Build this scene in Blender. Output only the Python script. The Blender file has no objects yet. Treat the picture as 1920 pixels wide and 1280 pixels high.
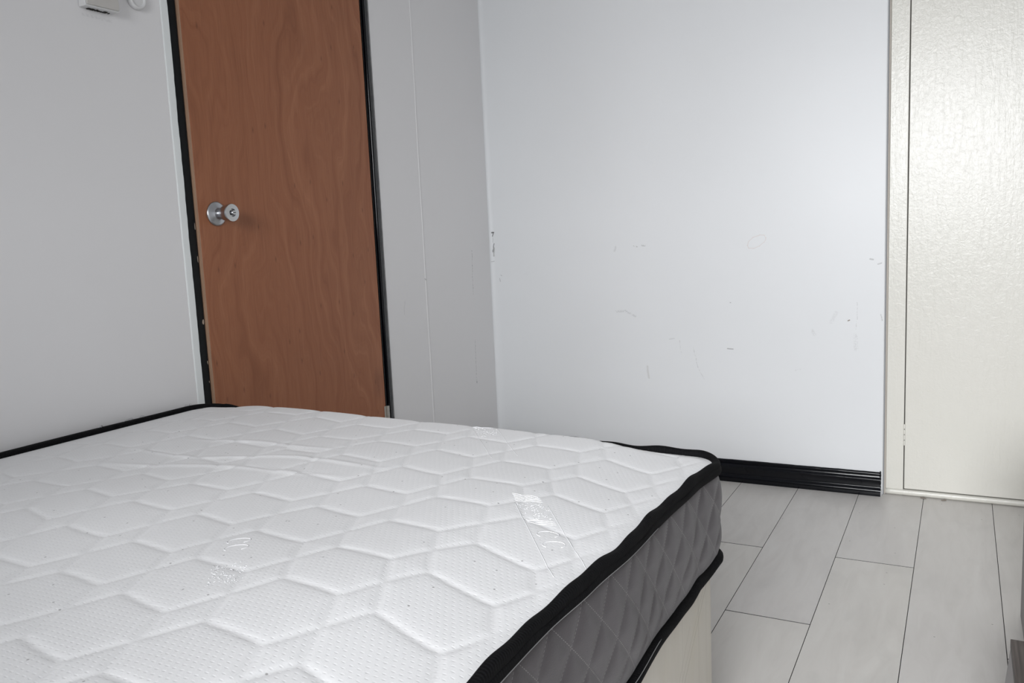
import bpy, bmesh, math, random
import numpy as np
from mathutils import Matrix, Vector

random.seed(7)
rng = np.random.default_rng(11)
S = bpy.context.scene
COL = S.collection

# ------------------------------------------------------------------ camera
cam_d = bpy.data.cameras.new('camera')
cam = bpy.data.objects.new('camera', cam_d)
COL.objects.link(cam)
R = [[0.87982970, -0.47482234, -0.02105792],
     [0.47312092, 0.87072902, 0.13411774],
     [-0.04534635, -0.12796371, 0.99074164]]          # columns: right, forward, up
M = Matrix(((R[0][0], R[0][2], -R[0][1], 1.697),
            (R[1][0], R[1][2], -R[1][1], 0.0),
            (R[2][0], R[2][2], -R[2][1], 0.930),
            (0, 0, 0, 1)))
cam.matrix_world = M
cam_d.sensor_width = 36
cam_d.lens = 1557.15 / 1920 * 36
cam_d.clip_start = 0.02
S.camera = cam

# ------------------------------------------------------------------ world, light, exposure
W = bpy.data.worlds.new('daylight')
S.world = W
W.use_nodes = True
W.node_tree.nodes['Background'].inputs['Color'].default_value = (0.90, 0.95, 1.0, 1)
W.node_tree.nodes['Background'].inputs['Strength'].default_value = 1.0

WIN_X0, WIN_X1, WIN_Z0, WIN_Z1, WALL_REAR_Y = 0.70, 2.35, 1.00, 2.17, -2.20

def area(name, loc, rot, sx, sy, energy, color, spread=180):
    l = bpy.data.lights.new(name, 'AREA')
    l.shape = 'RECTANGLE'; l.size = sx; l.size_y = sy
    l.energy = energy; l.color = color; l.spread = math.radians(spread)
    o = bpy.data.objects.new(name, l)
    o.location = loc; o.rotation_euler = rot
    COL.objects.link(o)
    return o
# daylight lamp for an unseen window, added behind the photographer to light the room
area('added_window_daylight', ((WIN_X0+WIN_X1)/2, WALL_REAR_Y-0.05, (WIN_Z0+WIN_Z1)/2), (math.radians(63.5), 0, 0),
     WIN_X1-WIN_X0, WIN_Z1-WIN_Z0, 57, (0.972, 0.985, 1.0), 88)

S.view_settings.view_transform = 'Standard'
S.view_settings.look = 'None'
S.view_settings.gamma = 1
S.view_settings.use_curve_mapping = False
S.view_settings.exposure = 0.08

# ------------------------------------------------------------------ material helpers
class NT:
    def __init__(s, name):
        s.m = bpy.data.materials.new(name); s.m.use_nodes = True
        s.t = s.m.node_tree; s.n = s.t.nodes; s.b = s.n['Principled BSDF']
    def node(s, kind, **kw):
        x = s.n.new(kind)
        for k, v in kw.items():
            if k.startswith('i_'): x.inputs[k[2:].replace('_', ' ')].default_value = v
            else: setattr(x, k, v)
        return x
    def link(s, a, b): s.t.links.new(a, b)
    def math(s, op, a, b=None, c=None, clamp=False):
        x = s.n.new('ShaderNodeMath'); x.operation = op; x.use_clamp = clamp
        for i, v in enumerate((a, b, c)):
            if v is None: continue
            if isinstance(v, (int, float)): x.inputs[i].default_value = v
            else: s.link(v, x.inputs[i])
        return x.outputs[0]
    def coords(s, which='Object'):
        return s.node('ShaderNodeTexCoord').outputs[which]
    def mapping(s, vec, scale=(1, 1, 1), loc=(0, 0, 0), rot=(0, 0, 0)):
        x = s.node('ShaderNodeMapping'); s.link(vec, x.inputs['Vector'])
        x.inputs['Scale'].default_value = scale; x.inputs['Location'].default_value = loc
        x.inputs['Rotation'].default_value = rot
        return x.outputs[0]
    def noise(s, vec, scale, detail=3, rough=.5, dist=0):
        x = s.node('ShaderNodeTexNoise'); s.link(vec, x.inputs['Vector'])
        x.inputs['Scale'].default_value = scale; x.inputs['Detail'].default_value = detail
        x.inputs['Roughness'].default_value = rough; x.inputs['Distortion'].default_value = dist
        return x.outputs['Fac']
    def ramp(s, fac, stops):
        x = s.node('ShaderNodeValToRGB'); s.link(fac, x.inputs[0])
        e = x.color_ramp.elements
        e[0].position, e[0].color = stops[0][0], (*stops[0][1], 1)
        e[1].position, e[1].color = stops[-1][0], (*stops[-1][1], 1)
        for p, c in stops[1:-1]:
            k = e.new(p); k.color = (*c, 1)
        return x.outputs[0]
    def mix(s, fac, a, b, blend='MIX'):
        x = s.node('ShaderNodeMix', data_type='RGBA', blend_type=blend)
        for sock, v in ((x.inputs[0], fac), (x.inputs[6], a), (x.inputs[7], b)):
            if isinstance(v, (int, float)): sock.default_value = v
            elif isinstance(v, tuple): sock.default_value = (*v, 1)
            else: s.link(v, sock)
        return x.outputs[2]
    def color(s, v):
        if isinstance(v, tuple): s.b.inputs['Base Color'].default_value = (*v, 1)
        else: s.link(v, s.b.inputs['Base Color'])
    def rough(s, v):
        if isinstance(v, (int, float)): s.b.inputs['Roughness'].default_value = v
        else: s.link(v, s.b.inputs['Roughness'])
    def spec(s, v): s.b.inputs['Specular IOR Level'].default_value = v
    def bump(s, h, strength=.3, dist=.001):
        x = s.node('ShaderNodeBump'); x.inputs['Strength'].default_value = strength
        x.inputs['Distance'].default_value = dist
        s.link(h, x.inputs['Height'])
        prev = s.b.inputs['Normal']
        if prev.is_linked: s.link(prev.links[0].from_socket, x.inputs['Normal'])
        s.link(x.outputs[0], prev)
    def sep(s, vec):
        x = s.node('ShaderNodeSeparateXYZ'); s.link(vec, x.inputs[0]); return x.outputs
    def seg(s, u, v, p, q, w, soft=.6):
        """mask 1 on the segment p-q (metres) with half width w"""
        du, dv = q[0]-p[0], q[1]-p[1]; L2 = du*du+dv*dv+1e-9
        a = s.math('SUBTRACT', u, p[0]); b = s.math('SUBTRACT', v, p[1])
        t = s.math('ADD', s.math('MULTIPLY', a, du/L2), s.math('MULTIPLY', b, dv/L2), clamp=True)
        ex = s.math('SUBTRACT', a, s.math('MULTIPLY', t, du))
        ey = s.math('SUBTRACT', b, s.math('MULTIPLY', t, dv))
        d = s.math('SQRT', s.math('ADD', s.math('MULTIPLY', ex, ex), s.math('MULTIPLY', ey, ey)))
        # taper towards the ends
        return s.math('DIVIDE', s.math('SUBTRACT', w, d), w*soft, clamp=True)

def simple(name, col, rough=.5, spec=.5, metal=0):
    k = NT(name); k.color(col); k.rough(rough); k.spec(spec); k.b.inputs['Metallic'].default_value = metal
    return k.m

def wall_mat(name, base, axis, marks=(), rough=.45, spec=.5, bump=.12):
    k = NT(name); o = k.coords(); xyz = k.sep(o)
    n1 = k.noise(o, 2.2, 4); n2 = k.noise(o, 38, 3)
    c = k.mix(n1, tuple(v*.975 for v in base), tuple(min(1, v*1.02) for v in base))
    if marks:
        u = xyz[0 if axis == 'x' else 1]; v = xyz[2]
        brk = k.noise(o, 190, 2); brk = k.math('MULTIPLY', k.math('SUBTRACT', brk, .40), 5, clamp=True)
        wob = k.noise(o, 45, 2)
        uu = k.math('ADD', u, k.math('MULTIPLY', k.math('SUBTRACT', wob, .5), .010))
        for (p, q, w, colr, st, br) in marks:
            mk = k.seg(uu, v, p, q, w)
            if br: mk = k.math('MULTIPLY', mk, brk)
            c = k.mix(k.math('MULTIPLY', mk, st), c, colr)
    k.color(c); k.spec(spec)
    k.rough(k.math('ADD', k.math('MULTIPLY', n1, .12), rough-.06))
    k.bump(k.math('ADD', k.math('MULTIPLY', n2, .5), k.math('MULTIPLY', k.noise(o, 9, 2), 1.5)), bump, .002)
    return k.m

# ------------------------------------------------------------------ mesh helpers
def link(name, me, mat=None, parent=None):
    o = bpy.data.objects.new(name, me)
    COL.objects.link(o)
    if mat is not None:
        for m_ in (mat if isinstance(mat, (list, tuple)) else [mat]): me.materials.append(m_)
    if parent is not None: o.parent = parent
    return o
def obj(name, bm, mat=None, parent=None, smooth=False, bevel=0, seg=2):
    me = bpy.data.meshes.new(name)
    bmesh.ops.recalc_face_normals(bm, faces=bm.faces[:])
    bm.to_mesh(me); bm.free()
    o = link(name, me, mat, parent)
    if smooth:
        for p in me.polygons: p.use_smooth = True
    if bevel:
        b = o.modifiers.new('bevel', 'BEVEL'); b.width = bevel; b.segments = seg
        b.limit_method = 'ANGLE'; b.angle_limit = math.radians(40)
        for p in me.polygons: p.use_smooth = True
        w = o.modifiers.new('wn', 'WEIGHTED_NORMAL'); w.keep_sharp = True
    return o
def box(bm, x0, x1, y0, y1, z0, z1, mi=0):
    v = [bm.verts.new(p) for p in ((x0,y0,z0),(x1,y0,z0),(x1,y1,z0),(x0,y1,z0),(x0,y0,z1),(x1,y0,z1),(x1,y1,z1),(x0,y1,z1))]
    for f in ((0,3,2,1),(4,5,6,7),(0,1,5,4),(1,2,6,5),(2,3,7,6),(3,0,4,7)):
        fc = bm.faces.new([v[i] for i in f]); fc.material_index = mi
def BX(*a, mi=0):
    bm = bmesh.new(); box(bm, *a, mi=mi); return bm
def structure(o): o['kind'] = 'structure'; return o
def tag(o, label, cat, group=None):
    o['label'] = label; o['category'] = cat
    if group: o['group'] = group
    return o
def lathe(bm, prof, axis_o, axis, n=48):
    """prof: list of (radius, distance along axis)"""
    ax = Vector(axis).normalized(); t = Vector((0, 0, 1)) if abs(ax.z) < .9 else Vector((1, 0, 0))
    e1 = ax.cross(t).normalized(); e2 = ax.cross(e1)
    rings = []
    for r, d in prof:
        c = Vector(axis_o)+ax*d
        if r < 1e-6: rings.append([bm.verts.new(c)])
        else: rings.append([bm.verts.new(c+(e1*math.cos(2*math.pi*i/n)+e2*math.sin(2*math.pi*i/n))*r) for i in range(n)])
    for a, b in zip(rings, rings[1:]):
        for i in range(n):
            j = (i+1) % n
            if len(a) == 1 and len(b) == 1: continue
            if len(a) == 1: bm.faces.new((a[0], b[j], b[i]))
            elif len(b) == 1: bm.faces.new((a[i], a[j], b[0]))
            else: bm.faces.new((a[i], a[j], b[j], b[i]))
def tube(bm, pts, r, n=8, closed=False, ry=None, up=(0, 0, 1)):
    """tube along pts; r in the side direction, ry in the up direction (both may be lists)"""
    N = len(pts); P = [Vector(p) for p in pts]; rings = []
    for i in range(N):
        a = P[(i-1) % N] if (closed or i > 0) else P[i]
        b = P[(i+1) % N] if (closed or i < N-1) else P[i]
        d = (b-a).normalized(); s_ = d.cross(Vector(up))
        if s_.length < 1e-4: s_ = d.cross(Vector((1, 0, 0)))
        s_.normalize(); u_ = s_.cross(d).normalized()
        r1 = r[i] if hasattr(r, '__len__') else r
        r2 = r1 if ry is None else (ry[i] if hasattr(ry, '__len__') else ry)
        rings.append([bm.verts.new(P[i]+s_*math.cos(2*math.pi*k/n)*r1+u_*math.sin(2*math.pi*k/n)*r2) for k in range(n)])
    rng_ = range(N if closed else N-1)
    for i in rng_:
        a, b = rings[i], rings[(i+1) % N]
        for k in range(n): bm.faces.new((a[k], a[(k+1) % n], b[(k+1) % n], b[k]))
    if not closed:
        bm.faces.new(rings[0][::-1]); bm.faces.new(rings[-1])
def smooth_rand(t, seed, freqs=(9, 23, 51, 117), amps=(1, .8, .6, .5)):
    r = random.Random(seed); v = 0
    for f, a in zip(freqs, amps): v += a*math.sin(t*f*(1+.2*r.random())+r.random()*6.28)
    return v/sum(amps)

# ------------------------------------------------------------------ the room
YB = 2.965          # face of the back wall
XR = 2.62           # face of the right wall
H = 2.45
YN = WALL_REAR_Y
DY0, DY1, DZ1 = 1.453, 2.250, 2.03       # hole for the brown door in the left wall
CX0, CX1, CZ1 = 1.477, 2.50, 2.20        # hole for the closet in the back wall

def bk(p):  # points measured on Y=2.945 pushed to the wall face
    k_ = YB/2.945
    return (1.697+(p[0]-1.697)*k_, .93+(p[1]-.93)*k_)
G = (.30, .30, .31); G2 = (.20, .20, .20)
back_marks = [
    (bk((.548, .622)), bk((.585, .624)), .006, G, .30, True), (bk((.585, .624)), bk((.622, .604)), .005, G, .30, True),
    (bk((.664, .415)), bk((.672, .372)), .005, (.45, .44, .42), .35, False),
    (bk((.790, .515)), bk((.797, .465)), .0025, G, .3, True),
    (bk((.842, .49)), (bk((.857, .42))), .0022, G, .3, True),
    (bk((.857, .42)), (bk((.88, .375))), .0018, G, .25, True),
    (bk((.655, .867)), bk((.668, .866)), .004, G2, .5, True), (bk((.624, .866)), bk((.638, .863)), .003, G2, .5, True),
    (bk((.553, .865)), bk((.548, .85)), .005, G, .22, False),
    (bk((.968, .490)), bk((.985, .489)), .0026, G2, .6, False), (bk((1.432, .797)), bk((1.442, .795)), .0035, G2, .45, False),
    (bk((1.456, .78)), bk((1.466, .783)), .003, G2, .4, False),
    (bk((1.367, .594)), bk((1.371, .596)), .0028, (.14, .09, .04), .8, False),
    (bk((.977, .655)), bk((.979, .655)), .0022, G2, .5, False),
    (bk((1.394, .655)), bk((1.397, .60)), .0018, G, .3, True), (bk((1.397, .60)), bk((1.392, .565)), .0018, G, .3, True),
    (bk((1.39, .545)), bk((1.392, .50)), .009, G, .18, True), (bk((1.33, .62)), bk((1.315, .59)), .009, G, .14, True),
    (bk((1.255, .56)), bk((1.262, .545)), .006, G, .2, True), (bk((.755, .52)), bk((.77, .523)), .003, G, .22, False),
    (bk((1.20, .42)), bk((1.215, .424)), .003, G, .25, True),
    (bk((1.466, .615)), bk((1.472, .596)), .003, G2, .4, True),
    (bk((.054, .768)), bk((.060, .765)), .002, G, .5, False), (bk((.047, .755)), bk((.051, .742)), .002, G, .5, False),
]
# the peeled oval left by a sticker
ov = [bk((1.07+.025*math.cos(a)*1.0+.008*math.cos(a)-.0*math.sin(a), .866+.020*math.sin(a)+.012*math.cos(a))) for a in [i*math.pi/5 for i in range(11)]]
for a_, b_ in zip(ov, ov[1:]): back_marks.append((a_, b_, .0016, (.62, .50, .46), .42, False))

left_marks = [
    ((2.817, .875), (2.810, .70), .0016, G2, .75, True), ((2.806, .52), (2.803, .352), .0016, G2, .75, True),
    ((2.804, .352), (2.803, .348), .003, G2, .7, False),
    ((2.350, .715), (2.342, .672), .0022, G, .22, False), ((2.481, .785), (2.483, .781), .003, G2, .5, False),
    ((1.228, 1.447), (1.30, 1.445), .004, (.55, .55, .55), .30, True),
]
WALL = (.745, .75, .765)
m_wall_l = wall_mat('painted_wall_left', (.79, .782, .788), 'y', left_marks, .55, .35)
m_wall_b = wall_mat('painted_wall_back', (.76, .775, .79), 'x', back_marks, .38, .45, .07)
m_wall = wall_mat('painted_wall', WALL, 'x', (), .6, .3)
m_bead = wall_mat('bright_bead', (.80, .83, .83), 'y', (), .5, .4, .5)
m_black = NT('black_gloss_paint'); m_black.color((.002, .0025, .0045)); m_black.spec(.30)
_o = m_black.coords(); m_black.rough(k_ := .12); m_black.bump(m_black.noise(_o, 60, 3), .10, .001); m_black = m_black.m
m_blackm = NT('black_paint'); m_blackm.color((.0045, .0055, .007)); m_blackm.spec(.16); m_blackm.rough(.34)
m_blackm.bump(m_blackm.noise(m_blackm.coords(), 70, 3), .4, .002); m_blackm = m_blackm.m
m_cream = NT('cream_gloss_paint')
o_ = m_cream.coords()
st_ = m_cream.mapping(o_, (28, 10, 5)); n_a = m_cream.noise(st_, 3, 4, .6, .4); n_b = m_cream.noise(o_, 70, 4, .6, 1.2)
m_cream.color(m_cream.mix(m_cream.noise(o_, 3, 3), (.70, .69, .63), (.74, .725, .675)))
m_cream.rough(.28); m_cream.spec(.5)
m_cream.bump(m_cream.math('ADD', m_cream.math('MULTIPLY', n_a, .8), m_cream.math('MULTIPLY', n_b, .6)), .42, .0024)
m_cream = m_cream.m
m_gap = simple('dark_gap', (.05, .048, .045), .9, .1)
m_beige = simple('beige_edge_paint', (.50, .46, .41), .5)
m_grey_line = simple('grey_caulk', (.33, .34, .36), .6)

# floor: laminate planks as real boards on one mesh
def plank_floor():
    bm = bmesh.new()
    box(bm, 0, XR, YN, YB+.06, -.06, -.0092, mi=1)
    pit = .197; x_seam0 = 1.697-.096      # a seam measured on the floor
    joints = {-3: 2.355, -2: 1.92, -1: 2.355, 0: 1.64, 1: 1.92, 2: 2.5, 3: 2.1, 4: 1.4, -4: 1.6, -5: 2.2, -6: 1.3, -7: 2.0, -8: 1.5, -9: 1.1}
    Lp = 1.38; g = .0008; ge = .0017
    for r_ in range(-9, 6):
        xa, xb = x_seam0+r_*pit, x_seam0+(r_+1)*pit
        xa_, xb_ = max(xa+g, .0), min(xb-g, XR)
        if xb_-xa_ < .005: continue
        y = joints.get(r_, 1.7)-Lp*4
        while y < YB+.06:
            ya, yb = max(y+ge, YN), min(y+Lp-ge, YB+.06)
            if yb-ya > .01: box(bm, xa_, xb_, ya, yb, -.009, 0)
            y += Lp
    for f in bm.faces:
        f.normal_update()
        if abs(f.normal.z) < .5: f.material_index = 1
    return bm
fk = NT('laminate_planks'); o_ = fk.coords()
geo = fk.node('ShaderNodeNewGeometry')
ri = geo.outputs['Random Per Island']
off = fk.node('ShaderNodeCombineXYZ'); fk.link(fk.math('MULTIPLY', ri, 37), off.inputs[0]); fk.link(fk.math('MULTIPLY', ri, 91), off.inputs[1])
va = fk.node('ShaderNodeVectorMath', operation='ADD'); fk.link(o_, va.inputs[0]); fk.link(off.outputs[0], va.inputs[1])
gr = fk.noise(fk.mapping(va.outputs[0], (9, 1.6, 1)), 2.2, 5, .6, 1.1)
cloud = fk.noise(fk.mapping(va.outputs[0], (5, 2.4, 1)), 1.5, 4, .55, .6)
fine = fk.noise(fk.mapping(va.outputs[0], (120, 7, 1)), 2, 2)
c = fk.ramp(gr, [(.25, (.61, .59, .565)), (.5, (.665, .645, .62)), (.75, (.70, .685, .66))])
c = fk.mix(fk.math('MULTIPLY', fk.math('SUBTRACT', cloud, .52), 2.6, clamp=True), c, (.55, .535, .515))
c = fk.mix(fk.math('MULTIPLY', fine, .10), c, (.72, .705, .69))
tint = fk.ramp(ri, [(0, (.96, .96, .97)), (1, (1.0, 1.0, .985))])
c = fk.mix(1.0, c, tint, 'MULTIPLY')
# small dark specks
vor = fk.node('ShaderNodeTexVoronoi', feature='F1', voronoi_dimensions='2D'); fk.link(o_, vor.inputs['Vector']); vor.inputs['Scale'].default_value = 9
sp = fk.math('MULTIPLY', fk.math('LESS_THAN', vor.outputs['Distance'], .018), fk.math('GREATER_THAN', fk.sep(vor.outputs['Color'])[0], .8))
c = fk.mix(fk.math('MULTIPLY', sp, .6), c, (.2, .19, .18))
fk.color(c); fk.rough(fk.math('ADD', fk.math('MULTIPLY', fine, .12), .34)); fk.spec(.42)
fk.bump(fine, .08, .0006)
m_seam = simple('plank_seam', (.10, .095, .09), .8, .1)
structure(obj('floor', plank_floor(), [fk.m, m_seam]))

structure(obj('ceiling', BX(-.1, XR+.1, YN-.1, YB+.16, H, H+.1), m_wall))
# left wall with a door hole
bm = bmesh.new()
box(bm, -.12, 0, YN, DY0, 0, H); box(bm, -.12, 0, DY1, YB+.001, 0, H); box(bm, -.12, 0, DY0, DY1, DZ1, H)
structure(obj('wall_left', bm, m_wall_l))
structure(obj('wall_hallway', BX(-.50, -.46, 1.2, 2.6, 0, H), m_wall))
# back wall
bm = bmesh.new()
box(bm, -.12, CX0, YB, YB+.12, 0, H)
box(bm, CX0, CX1, YB, YB+.12, CZ1, H); box(bm, CX1, XR+.1, YB, YB+.12, 0, H)
wb = structure(obj('wall_back', bm, m_wall_b, bevel=.004))
structure(obj('wall_right', BX(XR, XR+.1, YN-.1, YB, 0, H), m_wall))
bm = bmesh.new()
box(bm, 0, WIN_X0, YN-.1, YN, 0, H); box(bm, WIN_X1, XR, YN-.1, YN, 0, H)
box(bm, WIN_X0, WIN_X1, YN-.1, YN, 0, WIN_Z0); box(bm, WIN_X0, WIN_X1, YN-.1, YN, WIN_Z1, H)
structure(obj('wall_rear', bm, m_wall))
structure(obj('added_partition', BX(0, .70, -.74, -.64, 0, H), m_wall))  # unseen, added to keep window light off the near left wall and mattress
bm = bmesh.new(); f_ = .035
box(bm, WIN_X0, WIN_X0+f_, YN-.04, YN-.005, WIN_Z0, WIN_Z1); box(bm, WIN_X1-f_, WIN_X1, YN-.04, YN-.005, WIN_Z0, WIN_Z1)
box(bm, WIN_X0+f_, WIN_X1-f_, YN-.04, YN-.005, WIN_Z0, WIN_Z0+f_); box(bm, WIN_X0+f_, WIN_X1-f_, YN-.04, YN-.005, WIN_Z1-f_, WIN_Z1)
structure(obj('unseen_window_1', bm, simple('window_frame_white', (.8, .8, .8), .4), bevel=.003))  # frame of the unseen window, added along with its daylight lamp

# plaster fillet in the inner corner, lighter and uneven
def corner_fillet():
    bm = bmesh.new(); N = 120; rows = []
    for i in range(N+1):
        z = H*i/N
        w = .020+.003*smooth_rand(z, 3); d = .010+.0015*smooth_rand(z, 4)
        if z < .75: w += .012*min(1, (.75-z)/.12)
        row = [(0.0001, YB-d), ]
        for k in range(1, 6):
            a = k/5*math.pi/2
            row.append((w*(1-math.cos(a))+.0001, YB-d*(1-math.sin(a))-.0001))
        rows.append([bm.verts.new((x, y, z)) for x, y in row])
    for a, b in zip(rows, rows[1:]):
        for k in range(5): bm.faces.new((a[k], a[k+1], b[k+1], b[k]))
    return bm
cf = structure(obj('trim_1', corner_fillet(), wall_mat('corner_plaster', (.765, .78, .795), 'x',
        [((.010, .94), (.018, .94), .004, (.10, .10, .10), .9, False), ((.016, .94), (.014, .925), .0025, (.1, .1, .1), .9, False),
         ((.014, .92), (.013, .90), .0012, (.35, .35, .35), .7, False),
         ((.016, .895), (.013, .862), .0028, (.16, .16, .16), .85, False), ((.017, .876), (.015, .846), .005, (.38, .38, .38), .7, False),
         ((.004, .822), (.016, .824), .0018, (.4, .4, .4), .7, False)], .5, .4), smooth=True))

# raised vertical paper joint on the left wall past the door
bm = bmesh.new(); N = 160; rows = []
for i in range(N+1):
    z = H*i/N; yc = 2.486+.0022*smooth_rand(z, 9, (2, 5, 11, 23))
    rows.append([bm.verts.new(p) for p in ((0, yc-.004, z), (.0022, yc-.0015, z), (.0018, yc+.0012, z), (-.0002, yc+.003, z))])
for a, b in zip(rows, rows[1:]):
    for k in range(3): bm.faces.new((a[k], a[k+1], b[k+1], b[k]))
structure(obj('trim_2', bm, m_wall_l, smooth=True))

# skirting on the back wall: black, glossy, moulded
def skirt_profile():
    return [(0, 0), (.019, 0), (.020, .004), (.0195, .019), (.0165, .0235), (.0135, .027), (.0125, .031), (.0125, .046), (.014, .050),
            (.0150, .0535), (.0142, .057), (.0105, .0605), (.0085, .0635), (.0080, .073), (.0070, .0775), (.005, .079), (0, .0795)]
def skirting(x0, x1, N=160, seed=1):
    pr = skirt_profile(); bm = bmesh.new(); rows = []
    for i in range(N+1):
        x = x0+(x1-x0)*i/N
        wz = .0007*smooth_rand(x, seed, (20, 61, 140, 260))
        rows.append([bm.verts.new((x, YB-d, z+(wz if z > .07 else 0))) for d, z in pr])
    for a, b in zip(rows, rows[1:]):
        for k in range(len(pr)-1): bm.faces.new((a[k], a[k+1], b[k+1], b[k]))
    bm.faces.new(rows[0]); bm.faces.new(rows[-1])
    return bm
sk = structure(obj('baseboard_back', skirting(.02, 1.4715), m_black))
for p in sk.data.polygons: p.use_smooth = len(p.vertices) == 4
sk.data.set_sharp_from_angle(angle=math.radians(50))
# dabbed black end of the skirting against the closet frame
bm = bmesh.new()
for (y0, z0, r_) in ((YB-.006, .07, .006), (YB-.009, .058, .006), (YB-.011, .045, .006), (YB-.009, .03, .005), (YB-.008, .018, .005), (YB-.005, .078, .005)):
    bmesh.ops.create_icosphere(bm, subdivisions=2, radius=r_, matrix=Matrix.Translation((1.470, y0, z0)) @ Matrix.Diagonal((.5, .8, 1.4, 1)))
o = obj('paint_blob', bm, m_blackm, sk, smooth=True)
bm = BX(1.4717, 1.4747, YB-.018, YB-.001, 0, .021)
obj('end_cap', bm, simple('scuffed_white', (.62, .63, .64), .5), sk, bevel=.002)['label'] = 'bare white end of the black skirting'
structure(obj('baseboard_left', BX(0, .014, 2.262, YB-.02, 0, .078), m_black, bevel=.003))

# ------------------------------------------------------------------ brown door in the left wall
dk = NT('brown_plywood_veneer'); o_ = dk.coords()
xyz = dk.sep(o_)
warp = dk.noise(dk.mapping(o_, (1, 2.6, .9)), 1.6, 3, .5)
warp2 = dk.noise(dk.mapping(o_, (1, 1.2, .55), (0, 3.1, 1.7)), 2.4, 2, .5)
yy = dk.math('ADD', xyz[1], dk.math('ADD', dk.math('MULTIPLY', dk.math('SUBTRACT', warp, .5), .42), dk.math('MULTIPLY', dk.math('SUBTRACT', warp2, .5), .30)))
cv = dk.node('ShaderNodeCombineXYZ'); dk.link(dk.math('MULTIPLY', yy, 1.0), cv.inputs[1]); dk.link(dk.math('MULTIPLY', xyz[2], .035), cv.inputs[2])
bands = dk.noise(cv.outputs[0], 34, 6, .68, .0)
broad = dk.noise(cv.outputs[0], 7, 2, .5, .0)
pores = dk.noise(dk.mapping(o_, (1, 330, 9)), 1, 2, .6)
c = dk.ramp(bands, [(.32, (.235, .080, .036)), (.45, (.315, .112, .052)), (.55, (.34, .128, .060)), (.68, (.41, .165, .084))])
c = dk.mix(dk.math('MULTIPLY', dk.math('SUBTRACT', broad, .35), 1.8, clamp=True), c, (.335, .114, .053), 'MIX')
c2 = dk.ramp(bands, [(.3, (.26, .098, .044)), (.7, (.365, .152, .074))])
c = dk.mix(.5, c, c2)
c = dk.mix(dk.math('MULTIPLY', dk.math('SUBTRACT', pores, .48), 1.8, clamp=True), c, (.20, .070, .034))
vk = dk.node('ShaderNodeTexVoronoi', feature='F1', voronoi_dimensions='2D'); vc_ = dk.node('ShaderNodeCombineXYZ'); dk.link(dk.math('MULTIPLY', xyz[1], 13), vc_.inputs[0]); dk.link(dk.math('MULTIPLY', xyz[2], 5), vc_.inputs[1]); dk.link(vc_.outputs[0], vk.inputs['Vector']); vk.inputs['Scale'].default_value = 1
vk.inputs['Randomness'].default_value = 1
sp = dk.math('DIVIDE', dk.math('SUBTRACT', .055, vk.outputs['Distance']), .05, clamp=True)
sel = dk.math('GREATER_THAN', dk.sep(vk.outputs['Color'])[0], .45)
c = dk.mix(dk.math('MULTIPLY', dk.math('MULTIPLY', sp, sel), .55), c, (.10, .035, .018))
# the knot low on the hinge side
kd = dk.seg(yy, xyz[2], (2.10, .48), (2.09, .44), .045, 1.0)
c = dk.mix(dk.math('MULTIPLY', kd, .45), c, (.17, .062, .034))
dk.color(c); dk.rough(.46); dk.spec(.35); dk.bump(bands, .10, .0006)
m_door = dk.m
m_lip = NT('door_lipping'); m_lip.color(m_lip.mix(m_lip.noise(m_lip.mapping(m_lip.coords(), (30, 30, 3)), 4, 3), (.32, .19, .125), (.42, .27, .18))); m_lip.rough(.5); m_lip = m_lip.m

DX = .011
door = structure(obj('door_1', BX(DX-.036, DX, 1.4835, 2.190, .008, 1.985), m_door, bevel=.0012))
door['label'] = 'plain reddish-brown wooden door in the left wall beyond the mattress'
obj('edge_lipping', BX(DX-.0355, DX-.001, 1.4800, 1.4833, .008, 1.985), m_lip, door)['label'] = 'pale raw wood edge of the door'

chrome = NT('brushed_chrome'); chrome.color((.50, .51, .53)); chrome.b.inputs['Metallic'].default_value = 1
chrome.rough(.28); chrome.bump(chrome.noise(chrome.coords(), 900, 2), .05, .0003); chrome = chrome.m
KY, KZ = 1.5395, 1.016
bm = bmesh.new()
lathe(bm, [(0, DX+.0002), (.0315, DX+.0002), (.0318, DX+.002), (.0300, DX+.0045), (.0265, DX+.0062), (.018, DX+.0085), (.0155, DX+.011), (.0150, DX+.018),
           (.0158, DX+.0225), (.0195, DX+.030), (.0222, DX+.040), (.0240, DX+.052), (.0244, DX+.056), (.0234, DX+.0585), (.0112, DX+.0592),
           (.0106, DX+.0560), (.0104, DX+.0540), (0, DX+.0540)], (0, KY, KZ), (1, 0, 0), 56)
# narrower proportions follow the photo's small knob
for v in bm.verts:
    k_ = .985 if v.co.x < DX+.009 else .93
    v.co.y = KY+(v.co.y-KY)*k_; v.co.z = KZ+(v.co.z-KZ)*k_
kn = obj('door_knob', bm, chrome, door, smooth=True)
kn.data.set_sharp_from_angle(angle=math.radians(45))
kn['label'] = 'round brushed chrome knob with a privacy button'
bm = bmesh.new()
lathe(bm, [(.0062, DX+.0540), (.0062, DX+.0640), (.0052, DX+.0652), (0, DX+.0652)], (0, KY, KZ), (1, 0, 0), 28)
bt = obj('lock_button', bm, chrome, kn, smooth=True); bt.data.set_sharp_from_angle(angle=math.radians(45))
bm = BX(DX+.0653, DX+.0658, KY-.0045, KY+.0045, KZ-.0009, KZ+.0009)
obj('button_slot', bm, m_gap, kn)
steel = NT('dull_hinge_steel'); steel.color((.52, .50, .46)); steel.b.inputs['Metallic'].default_value = .9; steel.rough(.38); steel = steel.m
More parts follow.
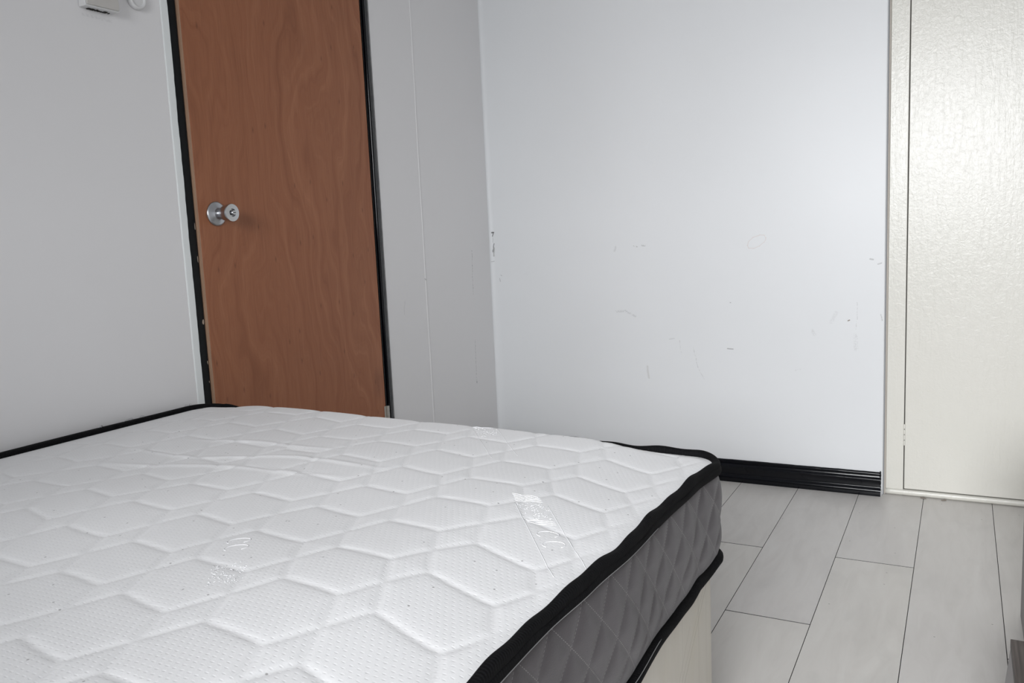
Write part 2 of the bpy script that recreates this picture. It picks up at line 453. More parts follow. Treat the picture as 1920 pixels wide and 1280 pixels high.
for hz in (.335, 1.83):
    bm = bmesh.new()
    for k in range(5):
        z0 = hz-.045+k*.018
        lathe(bm, [(0, z0+.0004), (.0052, z0+.0004), (.0056, z0+.0012), (.0056, z0+.0168), (.0052, z0+.0176), (0, z0+.0176)], (DX+.003, 2.1965, 0), (0, 0, 1), 20)
    box(bm, DX-.001, DX+.0012, 2.181, 2.1935, hz-.045, hz+.045)
    obj('hinge', bm, steel, door, smooth=False)['label'] = 'steel butt hinge on the right edge of the door'

# black painted frame, ragged where brush met wall
def strip(y_in, y_out, x0, x1, z0, z1, seed, amp, N=420, dz=0):
    """vertical strip on the left wall plane with a ragged outer edge y_out"""
    bm = bmesh.new(); rows = []
    for i in range(N+1):
        z = z0+(z1-z0)*i/N
        yo = y_out+amp*smooth_rand(z, seed, (6, 19, 63, 171), (1, .9, .7, .5))
        ym = (y_in*.5+yo*.5)
        rows.append([bm.verts.new(p) for p in ((x0, y_in, z), (x1, y_in, z), (x1*.97, ym, z), (x1*.9, yo-(yo-y_in)*.12, z), (x1*.35, yo, z), (x0, yo, z))])
    for a, b in zip(rows, rows[1:]):
        for k in range(6): bm.faces.new((a[k], a[(k+1) % 6], b[(k+1) % 6], b[k]))
    bm.faces.new(rows[0]); bm.faces.new(rows[-1])
    return bm
structure(obj('trim_3', strip(1.4765, 1.4535, -.04, .0032, 0, 2.03, 21, .0016), m_blackm, smooth=False))
structure(obj('trim_4', strip(1.4555, 1.4345, -.002, .0022, 0, 2.05, 33, .0008), m_bead, smooth=False))
# hinge side: rounded glossy bead and ragged flat
bm = strip(2.2020, 2.2430, -.04, .0040, 0, 2.03, 41, .0022)
pts = [(.0055, 2.2160+.001*smooth_rand(i*.02, 8, (3, 7, 15, 31)), 2.03*i/100) for i in range(101)]
tube(bm, pts, .0062, 12, up=(0, 1, 0))
structure(obj('trim_5', bm, m_black, smooth=True)).data.set_sharp_from_angle(angle=math.radians(50))
structure(obj('trim_6', BX(-.04, .004, 1.4765, 2.2020, 1.99, 2.03), m_blackm, bevel=.001))
# chips in the black paint of the left frame
chips = [(1.4735, .745, .0030, .0075), (1.4755, .640, .0016, .006), (1.475, .985, .0010, .012), (1.4745, .905, .001, .010), (1.4750, .59, .001, .003)]
for (yc, zc, a_, b_) in chips:
    bm = bmesh.new(); r_ = random.Random(int(zc*1000)); n_ = 9
    vs = [(.0033, yc+a_*math.cos(6.283*i/n_)*r_.uniform(.6, 1.2), zc+b_*math.sin(6.283*i/n_)*r_.uniform(.6, 1.1)) for i in range(n_)]
    lo = [bm.verts.new((x-.0008, y, z)) for x, y, z in vs]; hi = [bm.verts.new((x+.0003, y, z)) for x, y, z in vs]
    bm.faces.new(hi)
    for i in range(n_): bm.faces.new((lo[i], lo[(i+1) % n_], hi[(i+1) % n_], hi[i]))
    ch = obj('paint_chip', bm, simple('bare_wood_chip', (.42, .34, .27), .7), bpy.data.objects['trim_3'])

# ------------------------------------------------------------------ cream closet front in the back wall
YC = YB+.022
bm = bmesh.new()
box(bm, 1.4845, 1.5385, YC, YC+.04, 0, CZ1-.002)                      # left stile
box(bm, 1.5385, CX1-.03, YC+.0006, YC+.04, 0, .0205)                   # bottom rail
box(bm, 1.5385, CX1-.03, YC, YC+.04, CZ1-.06, CZ1-.002)
box(bm, CX1-.03, CX1-.001, YC, YC+.04, 0, CZ1-.002)
fr = structure(obj('trim_7', bm, m_cream, bevel=.0025, seg=3))
fr['label'] = 'cream painted closet frame right of the white wall'
bm = bmesh.new()
# rounded bottom moulding, slightly proud
pts = [(1.4845+(CX1-.002-1.4845)*i/60, YC-.002+.0006*smooth_rand(i*.11, 5), .0115) for i in range(61)]
tube(bm, pts, .0062, 10, ry=.0095)
obj('bottom_moulding', bm, m_cream, fr, smooth=True)
structure(obj('trim_8', BX(1.4795, 1.4845, YC-.004, YC+.03, 0, CZ1-.004), m_beige, bevel=.0015))
structure(obj('trim_9', BX(1.4772, 1.4795, YC-.012, YC+.02, 0, CZ1-.004), m_grey_line))
structure(obj('trim_10', BX(1.5380, CX1-.031, YC+.010, YC+.038, .0205, CZ1-.061), m_gap))
d2 = structure(obj('door_2', BX(1.5410, 2.465, YC+.0005, YC+.0095, .0235, CZ1-.064), m_cream, bevel=.0018, seg=3))
d2['label'] = 'cream gloss painted closet door at the right'
bm = bmesh.new()
for k in range(4):
    z0 = .172+k*.0185
    lathe(bm, [(0, z0+.001), (.0026, z0+.001), (.0032, z0+.003), (.0032, z0+.0155), (.0026, z0+.0175), (0, z0+.0175)], (1.5400, YC-.0008, 0), (0, 0, 1), 12)
obj('hinge', bm, m_cream, d2, smooth=True)['label'] = 'small hinge painted over in cream'

# chipped bits lying against the closet threshold
def chip_obj(x, y, s, seed, lab):
    r_ = random.Random(seed); bm = bmesh.new()
    bmesh.ops.create_icosphere(bm, subdivisions=2, radius=1)
    for v in bm.verts:
        v.co = Vector((v.co.x*s*2.3*r_.uniform(.75, 1.2), v.co.y*s*.7*r_.uniform(.7, 1.2), max(v.co.z, -.6)*s*.7*r_.uniform(.7, 1.2)))
    zmin = min(v.co.z for v in bm.verts)
    for v in bm.verts: v.co.z -= zmin
    o = obj('plaster_crumb', bm, simple('crumb_beige', (.24, .21, .18), .9))
    o.location = (x, y, .0); o.rotation_euler.z = r_.uniform(-.3, .6)
    return tag(o, lab, 'debris', 'crumbs by the closet threshold')
chip_obj(1.6, YC-.016, .0042, 3, 'brown crumb lying at the closet threshold, the one nearer the black skirting')
chip_obj(1.661, YC-.016, .0040, 4, 'brown crumb lying at the closet threshold, the one farther from the black skirting')

# ------------------------------------------------------------------ bed
def lerp_tab(t, tab):
    for (a, va), (b, vb) in zip(tab, tab[1:]):
        if t <= b: 
            k = max(0, (t-a)/(b-a)); k = k*k*(3-2*k); return va+(vb-va)*k
    return tab[-1][1]
EDGE = [(-.6, 1.340), (.30, 1.336), (.58, 1.333), (.72, 1.330), (.82, 1.335), (.93, 1.340), (1.06, 1.337), (1.22, 1.342), (1.33, 1.352), (1.5, 1.355)]
YF, YS, XL = 1.408, -.50, .014         # far edge, near edge, wall side (outer face of the border)
TOPZ = .541
def perim(n_side=420):
    """outline (counter-clockwise from above) of the mattress: list of (x, y)"""
    pts = []
    rr = .055
    def arc(cx, cy, r_, a0, a1, n=22):
        for i in range(n+1):
            a = a0+(a1-a0)*i/n; pts.append((cx+r_*math.cos(a), cy+r_*math.sin(a)))
    arc(XL+rr, YS+rr, rr, math.pi, 1.5*math.pi)
    for i in range(1, 200): pts.append((XL+rr+(1.342-rr-XL-rr)*i/200, YS))
    arc(1.342-rr, YS+rr, rr, -math.pi/2, 0)
    y0, y1 = YS+rr, YF-.035-rr
    for i in range(1, n_side):
        y = y0+(y1-y0)*i/n_side
        pts.append((lerp_tab(y, EDGE) if i > 30 else 1.342, y))
    # far right corner; far edge slopes a little
    xe = lerp_tab(y1, EDGE)
    arc(xe-rr, y1, rr, 0, math.pi/2*1.0)
    ye = y1+rr
    xs = xe-rr
    for i in range(1, 300):
        t = i/300; pts.append((xs+(XL+rr-xs)*t, ye+(YF+.028-ye)*t+.002*math.sin(t*14)))
    arc(XL+rr, YF+.028-rr, rr, math.pi/2, math.pi)
    ya, yb = YF+.028-rr, YS+rr
    for i in range(1, n_side): pts.append((XL, ya+(yb-ya)*i/n_side))
    # resample evenly
    P = np.array(pts+[pts[0]]); d = np.r_[0, np.cumsum(np.hypot(*np.diff(P, axis=0).T))]
    n = int(d[-1]/.004); t = np.linspace(0, d[-1], n, endpoint=False)
    return np.c_[np.interp(t, d, P[:, 0]), np.interp(t, d, P[:, 1])], t
PER, PT = perim()
NP = len(PER)
tan = np.roll(PER, -1, 0)-np.roll(PER, 1, 0); tan /= np.linalg.norm(tan, axis=1)[:, None]
NRM = np.c_[tan[:, 1], -tan[:, 0]]      # outward

def sdf_poly(x, y):
    """distance inward from the outline, vectorised by nearest sample"""
    d = np.full(x.shape, 9.)
    for k in range(0, NP, 3):
        d = np.minimum(d, np.hypot(x-PER[k, 0], y-PER[k, 1]))
    return d
def sstep(a, b, t):
    t = np.clip((t-a)/(b-a), 0, 1); return t*t*(3-2*t)

# quilting: rows of long hexagons with diamonds between them
PX, PY, HW = .1385, .1035, .0255
def seam_dist(x, y):
    wx = x+.004*np.sin(y*17+1)+.003*np.sin(x*23+y*9); wy = y+.004*np.sin(x*19+2)+.003*np.sin(y*21-x*8)
    col = np.floor((wx-.994)/PX)
    best = np.full(x.shape, 9.)
    for dc in (-1, 0, 1):
        c_ = col+dc
        x0 = .994+c_*PX; y0 = 1.153-.0125*c_
        k_ = np.round((wy-y0)/PY)
        for dk_ in (-1, 0, 1):
            yc = y0+(k_+dk_)*PY
            V = [(x0, yc), (x0+HW, yc+PY/2), (x0+2*HW, yc), (x0+HW, yc-PY/2)]
            E = [(V[0], V[1]), (V[1], V[2]), (V[2], V[3]), (V[3], V[0]), (V[2], (x0+PX, yc-.0125))]
            for (a, b) in E:
                ax, ay, bx, by = a[0], a[1], b[0], b[1]
                dx, dy = bx-ax, by-ay
                t = np.clip(((wx-ax)*dx+(wy-ay)*dy)/(dx*dx+dy*dy), 0, 1)
                best = np.minimum(best, np.hypot(wx-ax-t*dx, wy-ay-t*dy))
    return best
def top_height(x, y, d):
    crown = .0215*sstep(.0, .055, d)*sstep(.05, .24, 1.345-x)*sstep(.05, .30, x)
    crown += .0045*sstep(0, .03, d)*sstep(.0, .06, x-.02)-.002*(1-sstep(.03, .10, x))
    s = seam_dist(x, y)
    soft = sstep(.004, .045, d)
    puff = (.0014*(1-np.exp(-(s/.0026)**1.3))+.0014*(1-np.exp(-(s/.013)**1.2)))*soft*sstep(.02, .14, x)
    low = .0022*np.sin(x*5.1+y*3.7)+.0016*np.sin(x*11-y*7.3+1)+.0010*np.sin(x*3+y*17)
    # body hollow and long creases across the middle-left of the cover
    low += -.004*np.exp(-(((x-.55)/.28)**2+((y-.95)/.25)**2))
    cr = np.exp(-((y-1.02-.10*(x-.6)+.012*np.sin(x*16))/.006)**2)*sstep(.25, .45, x)*(1-sstep(.75, .95, x))
    cr += np.exp(-((y-1.10-.06*(x-.5)+.010*np.sin(x*19+1))/.006)**2)*sstep(.35, .5, x)*(1-sstep(.6, .8, x))
    cr += np.exp(-((y-.955-.12*(x-.6)+.010*np.sin(x*15+2))/.007)**2)*sstep(.3, .45, x)*(1-sstep(.7, .9, x))
    low += .0022*cr
    return TOPZ-.0035+crown+puff+low*sstep(0, .06, d)*sstep(.04, .30, x), s
def top_mesh():
    step = .0040
    INS = .0062
    xs = np.arange(XL+INS, 1.352, step); ys = np.arange(YS+INS, YF+.03, step)
    # map a unit grid onto the outline: per-row extents keep the edge clean
    nu, nv = len(xs), len(ys)
    U, V = np.meshgrid(np.linspace(0, 1, nu), np.linspace(0, 1, nv))
    y_ = YS+INS+(YF+.028-INS-YS-INS)*V
    xr = np.array([lerp_tab(t, EDGE) for t in y_[:, 0]])-INS
    x_ = XL+INS+(xr[:, None]-XL-INS)*U
    # far edge slope: shift the last stretch of rows
    k_ = sstep(1.25, YF+.02, y_); y_ = y_-k_*(.0605*(x_/1.34)**1.0)
    # corner rounding
    rr = .049
    for (cx, cy, sx, sy) in ((1, 1, 1, 1),):
        xc = 1.354-INS-rr; yc = (YF+.028-INS-.0605)-rr
        dx = x_-xc; dy = y_-yc; m_ = (dx > 0) & (dy > 0)
        mx = np.maximum(dx, dy); nn = np.hypot(dx, dy)+1e-9
        x_ = np.where(m_, xc+dx*mx/nn, x_); y_ = np.where(m_, yc+dy*mx/nn, y_)
    d = sdf_poly(x_, y_)-.006
    d = np.maximum(d, 0)
    z_, s = top_height(x_, y_, d)
    co = np.c_[x_.ravel(), y_.ravel(), z_.ravel()]
    idx = np.arange(nu*nv).reshape(nv, nu)
    f = np.c_[idx[:-1, :-1].ravel(), idx[:-1, 1:].ravel(), idx[1:, 1:].ravel(), idx[1:, :-1].ravel()]
    me = bpy.data.meshes.new('top_panel'); me.from_pydata(co.tolist(), [], f.tolist())
    at_ = me.attributes.new('seam', 'FLOAT', 'POINT'); at_.data.foreach_set('value', s.ravel().astype(np.float32))
    me.polygons.foreach_set('use_smooth', np.ones(len(me.polygons), dtype=bool))
    me.update(); return me

tk = NT('white_knit_ticking'); o_ = tk.coords(); xyz = tk.sep(o_)
a_ = tk.node('ShaderNodeAttribute', attribute_name='seam').outputs['Fac']
# little woven dimples in offset rows
dw = tk.noise(o_, 22, 2)
ux = tk.math('ADD', tk.math('MULTIPLY', xyz[0], 1/.0090), tk.math('MULTIPLY', dw, .5))
uy = tk.math('ADD', tk.math('MULTIPLY', xyz[1], 1/.0072), tk.math('MULTIPLY', dw, .5))
row = tk.math('FLOOR', uy)
uxo = tk.math('ADD', ux, tk.math('MULTIPLY', row, .5))
fx = tk.math('SUBTRACT', tk.math('FRACT', uxo), .5); fy = tk.math('SUBTRACT', tk.math('FRACT', uy), .5)
dd = tk.math('SQRT', tk.math('ADD', tk.math('MULTIPLY', tk.math('MULTIPLY', fx, fx), 1.2), tk.math('MULTIPLY', tk.math('MULTIPLY', fy, fy), 3.2)))
dim = tk.math('SUBTRACT', 1, tk.math('DIVIDE', dd, .34, clamp=True))
knit = tk.noise(tk.mapping(o_, (420, 700, 1)), 1, 2)
base = tk.mix(tk.noise(o_, 3.2, 4), (.765, .768, .775), (.815, .815, .822))
base = tk.mix(tk.math('MULTIPLY', dim, .10), base, (.60, .60, .62))
ln = tk.math('SUBTRACT', 1, tk.math('DIVIDE', a_, .0016, clamp=True))
base = tk.mix(tk.math('MULTIPLY', ln, .22), base, (.50, .49, .49))
# dust specks and faint grubby patch
vor = tk.node('ShaderNodeTexVoronoi', feature='F1', voronoi_dimensions='2D'); tk.link(o_, vor.inputs['Vector']); vor.inputs['Scale'].default_value = 24
sel = tk.math('GREATER_THAN', tk.sep(vor.outputs['Color'])[1], .72)
sp = tk.math('MULTIPLY', tk.math('DIVIDE', tk.math('SUBTRACT', .040, vor.outputs['Distance']), .02, clamp=True), sel)
base = tk.mix(tk.math('MULTIPLY', sp, .62), base, (.13, .12, .12))
vor2 = tk.node('ShaderNodeTexVoronoi', feature='F1', voronoi_dimensions='2D'); tk.link(o_, vor2.inputs['Vector']); vor2.inputs['Scale'].default_value = 75
sel2 = tk.math('GREATER_THAN', tk.sep(vor2.outputs['Color'])[0], .86)
sp2 = tk.math('MULTIPLY', tk.math('DIVIDE', tk.math('SUBTRACT', .07, vor2.outputs['Distance']), .05, clamp=True), sel2)
base = tk.mix(tk.math('MULTIPLY', sp2, .30), base, (.2, .2, .2))
gx = tk.math('DIVIDE', tk.math('SUBTRACT', xyz[0], .62), .26); gy = tk.math('DIVIDE', tk.math('SUBTRACT', xyz[1], 1.03), .10)
gm = tk.math('SUBTRACT', 1, tk.math('SQRT', tk.math('ADD', tk.math('MULTIPLY', gx, gx), tk.math('MULTIPLY', gy, gy))), clamp=True)
gm = tk.math('MULTIPLY', gm, tk.math('MULTIPLY', tk.math('SUBTRACT', tk.noise(tk.mapping(o_, (9, 40, 1)), 1.5, 4, .6), .35), 1.6, clamp=True))
base = tk.mix(tk.math('MULTIPLY', gm, .35), base, (.60, .60, .58))
tk.color(base); tk.rough(.62); tk.spec(.35); tk.b.inputs['Sheen Weight'].default_value = .12
tk.bump(tk.math('ADD', tk.math('MULTIPLY', dim, -1), tk.math('MULTIPLY', knit, .25)), .24, .0010)
m_tick = tk.m

bed_group = None
mat_root = bpy.data.objects.new('mattress', None); COL.objects.link(mat_root)
tag(mat_root, 'white quilted double mattress with grey quilted sides and black piping, on the pale bed base', 'mattress')
mat_root.location = (0, 0, 0)
top = link('top_panel', top_mesh(), m_tick, mat_root); top['label'] = 'white knitted top quilted in long hexagons'

# side border, stitched in diamonds
BZ0, BZ1 = .372, .535
DU, DV = .0755, .080
def border_mesh():
    nz = 44
    co = []; uv = []
    u = PT
    yv = PER[:, 1]; 
    zlow = np.array([lerp_tab(y, [(-.6, .360), (.93, .361), (1.06, .364), (1.17, .367), (1.25, .372), (1.33, .380), (1.5, .382)]) for y in yv])
    for j in range(nz):
        t = j/(nz-1); z = zlow+(BZ1-zlow)*t
        a = np.abs(((u/DU+(z-.524)/DV+.5) % 1)-.5); b = np.abs(((u/DU-(z-.524)/DV+.5) % 1)-.5)
        s = np.minimum(a, b)*.054
        bul = .0085*math.sin(math.pi*t)**.7+.0036*(1-np.exp(-(s/.010)**1.2))*min(1, 5*t, 5*(1-t))
        bul = bul+.0018*np.sin(u*21+z*30)*math.sin(math.pi*t)
        inw = -.006
        lim = np.c_[PER[:, 0]+NRM[:, 0]*(bul+inw), PER[:, 1]+NRM[:, 1]*(bul+inw)]
        lim[:, 0] = np.maximum(lim[:, 0], .004)
        co.append(np.c_[lim, z]); uv.append(np.c_[u, z])
    co = np.array(co).reshape(-1, 3); uvs = np.array(uv).reshape(-1, 2)
    f = []
    for j in range(nz-1):
        for i in range(NP):
            k = (i+1) % NP; f.append((j*NP+i, j*NP+k, (j+1)*NP+k, (j+1)*NP+i))
    me = bpy.data.meshes.new('side_border'); me.from_pydata(co.tolist(), [], f)
    for nm, c_ in (('bu', 0), ('bv', 1)):
        at_ = me.attributes.new(nm, 'FLOAT', 'POINT'); at_.data.foreach_set('value', uvs[:, c_].astype(np.float32))
    me.polygons.foreach_set('use_smooth', np.ones(len(me.polygons), dtype=bool)); me.update()
    return me
gk = NT('grey_velour'); o_ = gk.coords()
bu = gk.node('ShaderNodeAttribute', attribute_name='bu').outputs['Fac']; bv = gk.node('ShaderNodeAttribute', attribute_name='bv').outputs['Fac']
ua = gk.math('MULTIPLY', bu, 1/DU); vb = gk.math('MULTIPLY', gk.math('SUBTRACT', bv, .524), 1/DV)
def tri(x): return gk.math('ABSOLUTE', gk.math('SUBTRACT', gk.math('FRACT', gk.math('ADD', x, 8.5)), .5))
la = tri(gk.math('ADD', ua, vb)); lb = tri(gk.math('SUBTRACT', ua, vb))
dash = gk.math('GREATER_THAN', gk.math('FRACT', gk.math('MULTIPLY', bv, 300)), .42)
thr = gk.math('LESS_THAN', gk.math('MINIMUM', la, lb), .0100)
fiss = gk.math('SUBTRACT', 1, gk.math('DIVIDE', gk.math('MINIMUM', la, lb), .03, clamp=True))
gcol = gk.mix(gk.noise(o_, 11, 4, .6), (.043, .037, .041), (.058, .050, .054))
gcol = gk.mix(gk.math('MULTIPLY', gk.noise(o_, 260, 2), .35), gcol, (.041, .035, .039))
gcol = gk.mix(gk.math('MULTIPLY', gk.math('MULTIPLY', thr, dash), .55), gcol, (.24, .23, .225))
gk.color(gcol); gk.rough(.85); gk.spec(.2); gk.b.inputs['Sheen Weight'].default_value = .22; gk.b.inputs['Sheen Roughness'].default_value = .5
gk.bump(gk.noise(o_, 500, 2), .25, .0008)
link('side_border', border_mesh(), gk.m, mat_root)['label'] = 'grey velour border stitched in diamonds'

bkm = NT('black_ribbed_tape'); bkm.color((.0035, .0035, .0042)); bkm.rough(.8); bkm.spec(.12)
b_u = bkm.node('ShaderNodeAttribute', attribute_name='bu').outputs['Fac']
bkm.bump(bkm.math('SINE', bkm.math('MULTIPLY', b_u, 1500)), .25, .0006); bkm = bkm.m
m_thread = simple('grey_stitch_thread', (.20, .20, .20), .7)
def edge_tape(name, zf, rx, rz, off, seed):
    """flattened tape that wraps the perimeter at height zf(y)"""
    n = 14; co = []; us = []
    r_ = random.Random(seed); ph = [r_.random()*6.28 for _ in range(6)]
    for i in range(NP):
        x, y = PER[i]; nx, ny = NRM[i]; z = zf(x, y)
        w = .0009*math.sin(PT[i]*31+ph[0])+.0007*math.sin(PT[i]*73+ph[1])
        if x < .1: w = 0
        for k in range(n):
            a = 2*math.pi*k/n; ca, sa = math.cos(a), math.sin(a)
            sx = math.copysign(abs(ca)**.75, ca)*rx; sz = math.copysign(abs(sa)**.75, sa)*(rz+w)
            o = off+sx*(1.55 if x < .1 else 1)-(.003 if x < .1 else 0)
            co.append((max(.002, x+nx*o), y+ny*o, z+sz+w)); us.append(PT[i])
    f = []
    for i in range(NP):
        j = (i+1) % NP
        for k in range(n):
            l = (k+1) % n; f.append((i*n+k, j*n+k, j*n+l, i*n+l))
    me = bpy.data.meshes.new(name); me.from_pydata(co, [], f)
    at_ = me.attributes.new('bu', 'FLOAT', 'POINT'); at_.data.foreach_set('value', np.array(us, dtype=np.float32))
    me.polygons.foreach_set('use_smooth', np.ones(len(me.polygons), dtype=bool)); me.update()
    return link(name, me, bkm, mat_root)
def ztop(x, y): return .5385+((.0012*math.sin(y*9+1)+.0006*math.sin(y*23)) if x > .9 else .0005*math.sin(y*13))
def zbot(x, y): return lerp_tab(y, [(-.6, .352), (.93, .354), (1.05, .359), (1.17, .361), (1.235, .367), (1.32, .378), (1.5, .380)])
edge_tape('top_piping', ztop, .0070, .0074, -.0042, 1)['label'] = 'black piping around the top edge'
edge_tape('top_tape', lambda x, y: ztop(x, y)-.0088, .0040, .0062, .0002, 2)['label'] = 'flat black tape under the top piping'
edge_tape('bottom_piping', zbot, .0075, .0078, -.002, 3)['label'] = 'black piping around the lower edge, sagging towards the camera'
# stitch line running along both tapes
def stitch_line(zf, off, name):
    bm = bmesh.new()
    sel_ = [i for i in range(NP) if PER[i][0] > 1.2 and -.2 < PER[i][1] < 1.05]
    pts = [(PER[i][0]+NRM[i][0]*off, PER[i][1]+NRM[i][1]*off, zf(*PER[i])) for i in sel_[::2]]
    tube(bm, pts, .0006, 5)
    obj(name, bm, m_thread, mat_root, smooth=True)['label'] = 'pale stitching along the black edge tape'
stitch_line(lambda x, y: ztop(x, y)-.0118, .0043, 'stitch_line')
stitch_line(lambda x, y: zbot(x, y)+.0066, .0048, 'stitch_line')
# mattress underside
me = bpy.data.meshes.new('underside')
cc = [(max(.006, p[0]-n[0]*.006), p[1]-n[1]*.006, .3565) for p, n in zip(PER[::4], NRM[::4])]
me.from_pydata(cc, [], [list(range(len(cc)))[::-1]])
link('underside', me, simple('underside_cloth', (.3, .3, .3), .9), mat_root)

# woven bands across the cover: raised edge cords, ribbed block, dotted block, looped letters
def th(x, y):
    a = np.array([[x]]), np.array([[y]])
    d = np.maximum(sdf_poly(*a)-.006, 0)
    return float(top_height(a[0], a[1], d)[0][0, 0])
m_cord = NT('white_satin_thread'); m_cord.color((.77, .77, .785)); m_cord.rough(.55); m_cord.spec(.35); m_cord = m_cord.m
def woven_band(ox, oy, dirx, diry, L, w, blocks, seed):
    """band starting at ox,oy along dir; w width; blocks: (kind, t0, t1)"""
    D = Vector((dirx, diry)).normalized(); Nn = Vector((-D.y, D.x)); r_ = random.Random(seed); bm = bmesh.new()
    def P(t, s, dz=.00005):
        x = ox+D.x*t+Nn.x*s; y = oy+D.y*t+Nn.y*s; return (x, y, th(x, y)+dz)
    def line(pp, r=.00045):
        pts = []
        for (a, b) in zip(pp, pp[1:]):
            n = max(2, int(math.hypot(b[0]-a[0], b[1]-a[1])/.004)+1)
            for i in range(n): pts.append(P(a[0]+(b[0]-a[0])*i/n, a[1]+(b[1]-a[1])*i/n))
        pts.append(P(*pp[-1])); tube(bm, pts, r, 5)
    for kind, t0, t1 in blocks:
        if kind == 'edges':
            line([(t0, -w/2), (t1, -w/2)], .00048); line([(t0+.012, w/2), (t1, w/2)], .00048)
        elif kind == 'ribs':
            t = t0
            while t < t1: line([(t-.006, -w*.42), (t+.006, w*.42)], .0004); t += .0048
        elif kind == 'dots':
            for _ in range(int((t1-t0)*1500)):
                t = r_.uniform(t0, t1); s = r_.uniform(-w*.42, w*.42); a = r_.uniform(0, 6.28); q = r_.uniform(.0015, .0035)
                line([(t, s), (t+q*math.cos(a), s+q*math.sin(a))], .0004)
        elif kind == 'loops':
            n = max(1, int(round((t1-t0)/.026)))
            for k in range(n):
                tc = t0+(k+.5)*(t1-t0)/n
                line([(tc+.0095*math.cos(a), .0145*math.sin(a)) for a in [i*6.2832/18+.5 for i in range(15)]], .0006)
    return obj('woven_band', bm, m_cord, mat_root, smooth=True)
DRX, DRY = .64, -.77
woven_band(1.158, 1.008, DRX, DRY, .2, .044, [('edges', .03, .245), ('ribs', .0, .026), ('dots', .03, .085), ('ribs', .088, .10), ('loops', .115, .175)], 1)['label'] = 'woven satin label band near the grey edge'
woven_band(.890, 1.345, DRX, DRY, .2, .044, [('edges', .03, .225), ('ribs', .0, .020), ('dots', .024, .085)], 2)['label'] = 'woven satin label band near the far edge'
woven_band(.905, .715, DRX, DRY, .2, .044, [('loops', .0, .052)], 3)['label'] = 'looped letters woven faintly in the middle foreground'
woven_band(.905, .715, DRX, DRY, .2, .044, [('dots', .09, .15)], 4)['label'] = 'dotted woven block in the middle foreground'

# loose threads over the wall-side piping
m_loose = simple('loose_white_thread', (.50, .50, .52), .7)
def loose(pts):
    bm = bmesh.new(); tube(bm, pts, .0006, 5); obj('loose_thread', bm, m_loose, mat_root, smooth=True)
def over(y0, y1, lean):
    z0 = ztop(0, y0)
    return [(.0035+.019*t, y0+(y1-y0)*t+lean*math.sin(math.pi*t), z0+min(.0084, .030*math.sin(math.pi*t))) for t in [i/12 for i in range(13)]]
loose(over(1.163, 1.142, .004)); loose(over(1.166, 1.150, -.004)); loose(over(1.245, 1.205, -.004)); loose(over(1.262, 1.258, .006)); loose(over(1.392, 1.388, .004)); loose(over(1.405, 1.395, .004))

# bed base
bb = NT('pale_base_board'); o_ = bb.coords(); xyz = bb.sep(o_)
g1 = bb.noise(bb.mapping(o_, (4, 14, 2)), 1.6, 4, .6, .8)
c = bb.mix(g1, (.53, .495, .43), (.63, .605, .55))
for (p, q, w, st) in (((1.33, .34), (1.10, .15), .0018, .35), ((1.30, .33), (1.16, .22), .0014, .3), ((1.27, .35), (1.265, .05), .0014, .3), ((1.18, .33), (1.175, .0), .0012, .25),
                      ((1.22, .30), (1.05, .12), .0014, .3), ((1.315, .36), (1.312, .0), .0012, .2)):
    c = bb.mix(bb.math('MULTIPLY', bb.seg(xyz[1], xyz[2], p, q, w), st), c, (.27, .24, .20))
yel = bb.math('MULTIPLY', bb.math('SUBTRACT', bb.noise(bb.mapping(o_, (3, 5, 3), (0, .4, .2)), 2.2, 3), .5), 2.4, clamp=True)
c = bb.mix(bb.math('MULTIPLY', yel, .35), c, (.55, .50, .34))
bb.color(c); bb.rough(.55); bb.spec(.3); bb.bump(g1, .15, .001)
base_o = obj('bed_base', BX(.03, 1.329, YS+.02, 1.350, .045, .339), bb.m, bevel=.006, seg=3)
tag(base_o, 'pale cream box bed base with scuffed board sides standing under the mattress', 'bed')
obj('added_headboard', BX(.01, 1.345, YS-.085, YS-.022, .045, 1.03), simple('added_headboard_cloth', (.22, .21, .21), .9), base_o, bevel=.015, seg=3)  # unseen panel added at the bed head to shade the near mattress
m_foot = simple('dark_foot', (.05, .05, .05), .6)
for fx_, fy_ in ((.12, -.38), (1.24, -.38), (.12, 1.26), (1.24, 1.26)):
    bm = bmesh.new(); lathe(bm, [(0, 0), (.022, 0), (.026, .006), (.026, .045), (0, .045)], (fx_, fy_, 0), (0, 0, 1), 20)
    obj('foot', bm, m_foot, base_o, smooth=True)

# ------------------------------------------------------------------ things high on the left wall
m_plas = NT('greyer_plastic'); m_plas.color(m_plas.mix(m_plas.noise(m_plas.coords(), 9, 3), (.50, .48, .455), (.60, .585, .56))); m_plas.rough(.45); m_plas = m_plas.m  # mottled plastic of the front plate, greyer than the box body
m_plas2 = simple('white_plastic', (.70, .70, .70), .4)
bx = obj('switch_box', BX(.0008, .0235, 1.2200, 1.3035, 1.4605, 1.5655), m_plas2, bevel=.002, seg=3)
tag(bx, 'white surface-mounted box high on the left wall, left of the brown door', 'switch box')
obj('cover_plate', BX(.0237, .0275, 1.2220, 1.3015, 1.4635, 1.5635), m_plas, bx, bevel=.002, seg=3)['label'] = 'greyer front plate'
bm = bmesh.new(); r_ = random.Random(5)
for i in range(9):
    y = 1.236+.0065*i+r_.uniform(-.002, .002)
    box(bm, .002, .007+r_.uniform(0, .006), y, y+r_.uniform(.002, .006), 1.4588, 1.4604)
obj('grime', bm, m_gap, bx)['label'] = 'dark grime under the box'
bm = bmesh.new()
RC = (0, 1.3670, 1.5065)
lathe(bm, [(.0225, .0008), (.0228, .006), (.0218, .0105), (.0190, .0125), (.0165, .0115), (.0150, .0075), (0, .0075)], RC, (1, 0, 0), 48)
rg = obj('round_wall_fitting', bm, m_plas2, smooth=True)
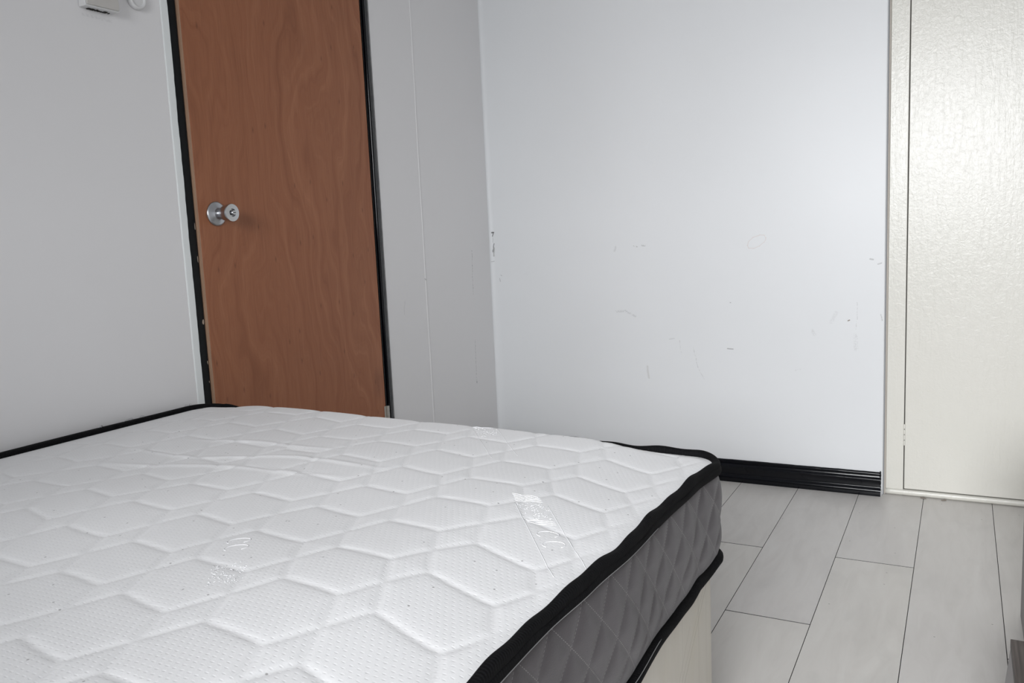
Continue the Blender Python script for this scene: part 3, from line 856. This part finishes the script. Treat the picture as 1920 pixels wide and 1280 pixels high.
tag(rg, 'small round white rimmed fitting on the left wall, between the box and the brown door', 'wall fitting')
rg.data.set_sharp_from_angle(angle=math.radians(60))

# ------------------------------------------------------------------ furniture at the right edge of the view
m_gcab = NT('grey_cabinet'); m_gcab.color((.26, .25, .25)); m_gcab.rough(.55); m_gcab = m_gcab.m
cb = bpy.data.objects.new('storage_cabinet', None); COL.objects.link(cb); cb.location = (0, 0, 0)
tag(cb, 'plain grey cabinet just entering at the right edge, in front of the cream closet', 'cabinet')
obj('carcass', BX(1.833, 2.16, 1.70, 2.146, .0, .42), m_gcab, cb, bevel=.003)
for k in range(2):
    z0 = .04+k*.19
    d_ = obj('drawer', BX(1.845, 2.148, 1.681, 1.699, z0, z0+.18), m_gcab, cb, bevel=.003)
    bm = bmesh.new(); tube(bm, [(1.94, 1.680, z0+.09), (1.94, 1.668, z0+.09), (1.95, 1.660, z0+.09), (2.05, 1.660, z0+.09), (2.06, 1.668, z0+.09), (2.06, 1.680, z0+.09)], .004, 8)
    obj('handle', bm, steel, d_, smooth=True)

wd = NT('dark_woodgrain_laminate'); o_ = wd.coords()
g_ = wd.noise(wd.mapping(o_, (150, 4, 20)), 1, 4, .6, .3)
wd.color(wd.ramp(g_, [(.3, (.028, .021, .019)), (.5, (.066, .053, .048)), (.7, (.13, .112, .10))])); wd.rough(.5); wd = wd.m
m_pale = simple('pale_grey_side', (.36, .35, .355), .6)
ZT = .20
lw = bpy.data.objects.new('low_shelf', None); COL.objects.link(lw)
tag(lw, 'low unit with dark wood-grain top and pale grey side in the bottom right corner', 'shelf unit')
obj('top_board', BX(1.784, 2.16, 1.10, 1.585, ZT-.016, ZT), wd, lw, bevel=.001)
bm = bmesh.new()
v = [bm.verts.new(p) for p in ((1.778, 1.11, 0), (1.800, 1.11, 0), (1.800, 1.575, 0), (1.766, 1.583, 0), (1.7845, 1.11, ZT-.0165), (1.800, 1.11, ZT-.0165), (1.800, 1.575, ZT-.0165), (1.7845, 1.584, ZT-.0165))]
for f in ((0,3,2,1),(4,5,6,7),(0,1,5,4),(1,2,6,5),(2,3,7,6),(3,0,4,7)): bm.faces.new([v[i] for i in f])
obj('side_panel', bm, m_pale, lw)
obj('side_panel', BX(2.14, 2.156, 1.11, 1.575, 0, ZT-.0165), m_pale, lw)
obj('back_panel', BX(1.801, 2.139, 1.56, 1.575, 0, ZT-.0165), m_pale, lw)
